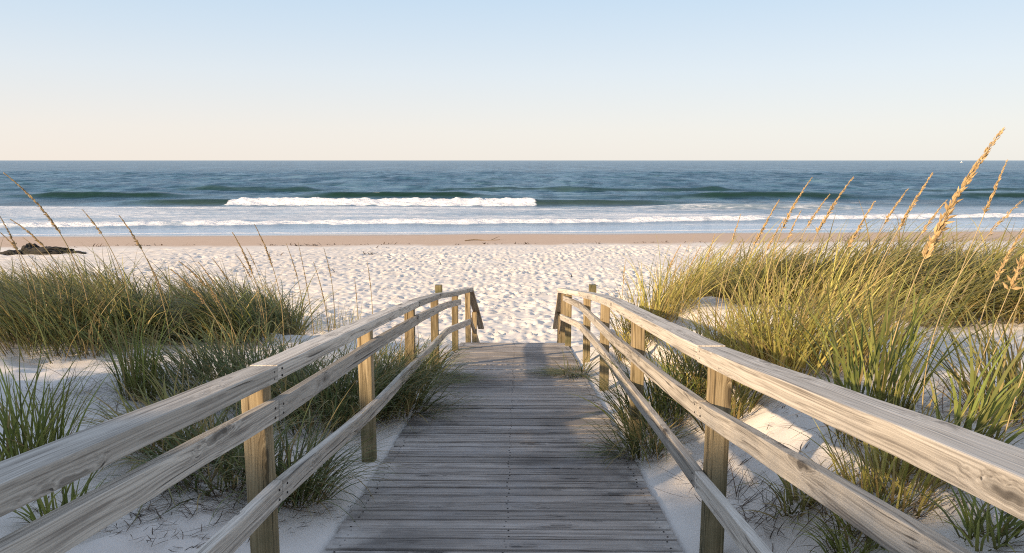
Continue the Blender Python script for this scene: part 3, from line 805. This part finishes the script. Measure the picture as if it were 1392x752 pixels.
def sea_oat(label, tip, hend, base, group, thick=1.0, shade=1.0, dz=0.0, hook=.0):
    """tip / head end / root given as sighted points; the stalk stands on the sand at the root"""
    g0 = hit(*base); g0[2] = H1(g0[0], g0[1]) - .03
    Yb = g0[1]
    T = atY(*tip, Yb + dz); E_ = atY(*hend, Yb + dz * .75); B = Vector(g0)
    root = empty('sea_oat', B); tag(root, label, 'sea oat', group)
    def cur(s):
        # quadratic through B, E_, T
        se = (E_ - B).length / ((E_ - B).length + (T - E_).length)
        l0 = (s - se) * (s - 1) / (se); l1 = s * (s - 1) / (se * (se - 1)); l2 = s * (s - se) / (1 - se)
        return B * l0 + E_ * l1 + T * l2, se
    _, se = cur(0)
    n = 22
    pts = [cur(i / n)[0] - B for i in range(n + 1)]
    depth = (E_ - CAM).length
    rs_ = max(.003, .00085 * depth) * thick ** .5
    bm = bmesh.new(); tube(bm, pts, [rs_ * (1 - .6 * i / n) for i in range(n + 1)])
    me = bpy.data.meshes.new('stem'); bm.to_mesh(me); bm.free(); paint(me, np.array((.52, .40, .20)) * shade, .12)
    for p in me.polygons: p.use_smooth = True
    link('stem', me, M_oat, root)
    # seed head: overlapping flat spikelets, tight at the tip and looser, hanging, at the bottom
    bm = bmesh.new(); HL = (T - E_).length
    m = int(np.clip(HL / .0042, 40, 230))
    ln0 = np.clip(HL * .115, .024, .050) * (.6 + .4 * thick)
    sag = Vector((0, 0, -1))
    for i in range(m):
        f = (i + random.uniform(-.4, .4)) / m; f = min(max(f, 0), 1)
        s = se + (1 - se) * (f ** .9) * .995
        p, _ = cur(s); p2, _ = cur(min(s + .01, 1.0)); d = (p2 - p)
        if d.length < 1e-6: d = (T - E_)
        d.normalize()
        side_ = Vector((random.gauss(0, 1), random.gauss(0, 1), random.gauss(0, 1)))
        side_ = (side_ - d * side_.dot(d)).normalized()
        open_ = (1 - f) ** 1.2
        flare = random.uniform(.06, .22) + (.6 * open_ if random.random() < .3 else .12 * open_)
        dirn = (d + side_ * flare + sag * flare * .75).normalized()
        ln = ln0 * (1 - .62 * f) * random.uniform(.75, 1.2); wd_ = ln * .19
        p = p - B + side_ * .004 * thick
        a = dirn.cross(Vector((random.gauss(0, 1), random.gauss(0, 1), random.gauss(0, 1)))).normalized(); b_ = dirn.cross(a)
        q0 = bm.verts.new(p); q1 = bm.verts.new(p + dirn * ln * .4 + a * wd_); q2 = bm.verts.new(p + dirn * ln); q3 = bm.verts.new(p + dirn * ln * .4 - a * wd_)
        r0 = bm.verts.new(p + dirn * ln * .4 + b_ * wd_ * .5); r1 = bm.verts.new(p + dirn * ln * .4 - b_ * wd_ * .5)
        r2 = bm.verts.new(p + dirn * ln * .55); r3 = bm.verts.new(p + dirn * ln * .25)
        for q in ((q0, q1, r0), (q1, q2, r0), (q2, q3, r0), (q3, q0, r0), (q0, r1, q1), (q1, r1, q2), (q2, r1, q3), (q3, r1, q0)): bm.faces.new(q)
        bmesh.ops.delete(bm, geom=[r2, r3], context='VERTS')
    me = bpy.data.meshes.new('seed_head'); bm.to_mesh(me); bm.free(); paint(me, np.array((.56, .39, .185)) * shade, .28)
    link('seed_head', me, M_oat, root)
    return root

GR = 'sea oats on the right dune'; GL = 'sea oats on the left dune'
OATS_R = [
    ('tallest sea oat, its big golden head rising above the horizon on the right', (1363, 176), (1256, 352), (1190, 570), 1.5),
    ('slim pale sea oat just right of the tallest one, tip touching the horizon', (1369, 218), (1338, 291), (1262, 480), .8),
    ('long ragged sea oat left of the tallest one, tip nearly at the horizon', (1268, 235), (1220, 314), (1146, 480), .9),
    ('short narrow sea oat head between two longer heads left of the tallest one', (1234, 257), (1201, 306), (1150, 470), .75),
    ('sea oat whose head ends behind the middle of the tallest sea oat head', (1287, 272), (1252, 318), (1190, 470), .75),
    ('sea oat with a low ragged head over the middle of the right grass band', (1189, 274), (1152, 337), (1085, 470), .9),
    ('tall slanting sea oat, second long head from the left on the right dune', (1160, 241), (1111, 317), (1070, 460), .9),
    ('short-headed sea oat before the shore foam, between two tall slanting ones', (1128, 264), (1097, 309), (1062, 450), .7),
    ('tall thin sea oat, first long head reaching open water on the right dune', (1104, 241), (1063, 312), (1038, 455), .8),
    ('small-headed sea oat leaning against the base of the first tall thin head', (1089, 286), (1070, 326), (1030, 455), .7),
    ('ragged sea oat at the left end of the long heads, over wet sand', (1059, 272), (1025, 334), (980, 450), .85),
    ('short dark golden sea oat head low over the wet sand behind the right grass', (1063, 302), (1042, 341), (1012, 455), .8),
    ('thin faint sea oat left of all the long heads on the right dune', (1007, 291), (995, 329), (972, 440), .55),
    ('ragged sea oat at the right edge, bending over the shore foam', (1391, 272), (1343, 320), (1256, 603), 1.0),
    ('near sea oat with a thick pale stalk, head cut by the right edge', (1432, 268), (1372, 395), (1300, 590), .8),
    ('near sea oat whose fluffy stalk leaves the picture halfway up the right edge', (1470, 262), (1398, 385), (1315, 560), .8),
    ('nearest sea oat stalk, cut by the right edge just above the top rail', (1480, 300), (1420, 430), (1352, 645), .8),
    ('sea oat at the right edge with its head in front of the wet sand', (1400, 300), (1352, 384), (1322, 480), .9),
    ('tiny sea oat left of the separate clump, standing alone against the sand', (850, 354), (847, 386), (844, 440), .5),
    ('small leaning sea oat above the separate clump, the lower of its pair', (926, 332), (909, 366), (895, 440), .6),
    ('small leaning sea oat right of the separate clump, tip against the white sand', (953, 334), (938, 364), (928, 440), .6),
    ('thin sea oat at the left end of the sunlit band, tip on the wet sand', (972, 318), (961, 355), (948, 440), .55),
    ('short sea oat among the first blades of the sunlit band', (1008, 326), (995, 358), (978, 445), .55),
]
for (lb, tp, he, ba, th_) in OATS_R: sea_oat(lb, tp, he, ba, GR, th_)
OATS_L = [
    ('tallest left sea oat, its long arched head crossing the waves at the left edge', (5, 235), (82, 318), (125, 470), 1.0),
    ('sea oat right of the tallest left one, narrow head ending at the shore foam', (112, 285), (138, 318), (180, 470), .7),
    ('sea oat with hanging spikelets over the wet sand, right of two taller ones', (162, 293), (193, 340), (232, 475), .8),
    ('arched sea oat in front of the dark rocks, bent to the left', (14, 298), (60, 336), (92, 470), .7),
    ('thin sea oat at the left edge, above the left end of the rocks', (-4, 288), (24, 342), (45, 470), .5),
    ('short arched sea oat at the left edge, touching the rocks', (-5, 312), (23, 339), (40, 472), .7),
    ('tiny sea oat head standing in the middle of the rocks', (31, 323), (48, 336), (75, 470), .5),
    ('tall thin sea oat above the gilded clump, tip on the shore foam', (346, 305), (371, 364), (385, 470), .65),
    ('sea oat above the gilded clump, left of the tallest one there', (316, 316), (344, 374), (362, 470), .7),
    ('short sea oat between two taller ones above the gilded clump', (335, 337), (347, 361), (360, 465), .5),
    ('low slanting sea oat just left of the gilded clump top', (320, 345), (341, 378), (355, 465), .5),
    ('third slanting sea oat from the left in the row by the gilded clump', (288, 351), (311, 383), (335, 465), .6),
    ('second slanting sea oat from the left in the row by the gilded clump', (269, 356), (292, 387), (318, 468), .6),
    ('leftmost slanting sea oat in the row by the gilded clump', (243, 355), (280, 390), (312, 468), .65),
    ('thick-headed bent sea oat lowest in the row by the gilded clump', (232, 366), (279, 413), (315, 480), .95),
    ('leaning sea oat in front of the gilded clump, head against its blades', (275, 376), (301, 416), (335, 500), .7),
    ('upright sea oat right of the gilded clump, tip just under the wet sand', (389, 331), (404, 377), (414, 455), .55),
    ('upright long-headed sea oat over the sand between clump and top rail', (405, 329), (419, 400), (427, 455), .6),
    ('upright sea oat with tip nearest the dark seaweed, right of the long-headed one', (440, 337), (450, 378), (454, 450), .6),
    ('upright sea oat with a loose spikelet, lower of the pair before the top rail', (426, 356), (441, 411), (447, 450), .7),
    ('short thin sea oat low above the left top rail', (482, 378), (485, 409), (488, 447), .45),
    ('lone sea oat farthest right on the left dune, standing against the sand', (499, 355), (504, 392), (507, 445), .5),
    ('faint sea oat in the middle of the left grass, left of the slanting row', (200, 352), (219, 392), (245, 470), .5),
]
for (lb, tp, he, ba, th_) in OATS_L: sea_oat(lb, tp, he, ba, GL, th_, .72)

# ------------------------------------------------------------------ rocks, wrack, stick, boat
t = NT('dark_rock'); geo = t.n('ShaderNodeTexCoord'); P = geo.outputs['Object']
n_ = t.noise(P, 5, 5, .65); c = t.ramp(n_, [(.3, (.010, .009, .008)), (.55, (.030, .027, .022)), (.75, (.075, .064, .05))])
M_rock = t.set(Base_Color=c, Roughness=.85, Normal=t.bump(n_, .9, .06))
def rock(name, label, px, py, rx, ry, rz, seed, grp=None, rot=0, mat=M_rock, cat='rock'):
    p = hit(px, py)
    bm = bmesh.new(); bmesh.ops.create_icosphere(bm, subdivisions=5, radius=1)
    co = np.array([v.co[:] for v in bm.verts])
    k = 1 + .34 * fbm(co[:, 0] * 1.6 + seed, co[:, 1] * 1.6 + co[:, 2] * 1.3, 4, seed) + .42 * np.abs(fbm(co[:, 0] * 3.2 + 3, co[:, 1] * 3.2 + co[:, 2] * 3.2, 4, seed + 5)) - .22 * np.abs(fbm(co[:, 0] * 7, co[:, 1] * 7 + co[:, 2] * 6, 3, seed + 8))
    for v, kk in zip(bm.verts, k):
        c_ = v.co * float(kk); zz = c_.z
        zz = math.copysign(abs(zz) ** .8, zz)
        v.co = Vector((c_.x * rx, c_.y * ry, zz * rz))
    me = bpy.data.meshes.new(name); bm.to_mesh(me); bm.free()
    for q in me.polygons: q.use_smooth = True
    o = link(name, me, mat, None, (p[0], p[1], H1(p[0], p[1]) + rz * .25)); o.rotation_euler.z = rot
    tag(o, label, cat, grp)
rock('rock', 'long low dark rock on the beach at the far left, with a pointed right end', 62, 345, 1.15, .55, .25, 3, 'dark rocks on the left beach')
rock('rock', 'rounded dark rock, highest of the rocks on the far left beach', 42, 344.5, .38, .38, .38, 9, 'dark rocks on the left beach')
rock('rock', 'flat dark rock at the left end of the rocks on the far left beach', 17, 346, .50, .40, .17, 14, 'dark rocks on the left beach')
rock('rock', 'narrow dark rock trailing right of the long low one on the far left beach', 98, 345, .62, .22, .10, 22, 'dark rocks on the left beach')

def weed(bl, x, y, n, r):
    for i in range(n):
        xx = x + random.gauss(0, r); yy_ = y + random.gauss(0, r * .35)
        c = np.array([[.09, .055, .03]]) * random.uniform(.4, 1.5)
        bl.add(np.array([[xx, yy_, H1(xx, yy_) + .005]]), np.array([random.uniform(0, 6.28)]), np.array([random.uniform(.08, .3)]), np.array([random.uniform(.03, .07)]),
               np.array([random.uniform(.5, 1.5)]), np.array([random.uniform(.2, 1.2)]), c, c, c, K=4)
bl = Blades()
for i in range(150):
    x = random.uniform(-26, 30)
    dens = float(vn(np.array([x * .35]), np.array([0.0]), 5)[0])
    if random.random() > dens * 1.15: continue
    weed(bl, x, 39.5 + .065 * x + .9 * float(fbm(np.array([x * .12]), np.array([1.0]), 2, 55)[0]) + random.gauss(0, .12), random.randint(2, 6), random.uniform(.1, .35))
for i in range(46):
    x = random.uniform(-24, 28); weed(bl, x, random.uniform(24, 38), random.randint(1, 3), random.uniform(.03, .12))
o = bl.obj('seaweed', M_dead); tag(o, 'broken line of brown seaweed along the edge of the wet sand', 'seaweed', None, 'stuff')
bl = Blades(); p = hit(505, 346); weed(bl, p[0], p[1], 34, .28)
o = bl.obj('seaweed_clump', M_dead, None, (p[0], p[1], p[2])); tag(o, 'small brown seaweed heap alone on the white sand, above the left railing end', 'seaweed')
p0 = hit(632, 328); p1 = hit(680, 326.5)
st_ = empty('driftwood_stick', p0); tag(st_, 'thin dark driftwood stick lying on the wet sand in the middle', 'driftwood')
bm = bmesh.new(); d = Vector(p1) - Vector(p0)
tube(bm, [Vector((0, 0, .03)) + d * q + Vector((0, .10 * math.sin(q * 5), .03 * math.sin(q * 7))) for q in np.linspace(0, 1, 9)], [.028, .035, .035, .03, .03, .028, .024, .02, .012], 6)
tube(bm, [d * .75 + Vector((0, 0, .03)), d * .86 + Vector((.05, .3, .12)), d * .97 + Vector((0, .5, .16))], [.022, .016, .008], 5)
me = bpy.data.meshes.new('branch'); bm.to_mesh(me); bm.free(); link('branch', me, M_stair, st_)

t = NT('boat_paint'); M_boat = t.set(Base_Color=(.8, .8, .78), Roughness=.5)
pb = atY(1307.5, 217.9, 1500)
boat = empty('sailboat', (pb.x, pb.y, .0)); tag(boat, 'tiny white boat far out on the horizon at the right', 'boat')
bm = bmesh.new()
hv = []
for q, wv, zb in ((-2.6, .7, .1), (-1.2, .95, -.1), (.6, .85, -.1), (2.9, .05, .25)):
    hv.append([bm.verts.new((q, -wv, 1.0)), bm.verts.new((q, -wv * .5, zb)), bm.verts.new((q, wv * .5, zb)), bm.verts.new((q, wv, 1.0))])
for a, b_ in zip(hv[:-1], hv[1:]):
    for i in range(4): bm.faces.new((a[i], a[(i + 1) % 4], b_[(i + 1) % 4], b_[i]))
bm.faces.new(hv[0]); bm.faces.new(hv[-1])
me = bpy.data.meshes.new('hull'); bm.to_mesh(me); bm.free(); link('hull', me, M_boat, boat)
bm = bmesh.new(); tube(bm, [Vector((.3, 0, 1)), Vector((.3, 0, 3.6))], [.08, .05], 6)
me = bpy.data.meshes.new('mast'); bm.to_mesh(me); bm.free(); link('mast', me, M_boat, boat)
bm = bmesh.new(); a = [bm.verts.new(q) for q in ((.2, 0, 1.3), (-2.0, .1, 1.4), (.2, 0, 3.5))]; bm.faces.new(a)
me = bpy.data.meshes.new('sail'); bm.to_mesh(me); bm.free(); link('sail', me, M_boat, boat)
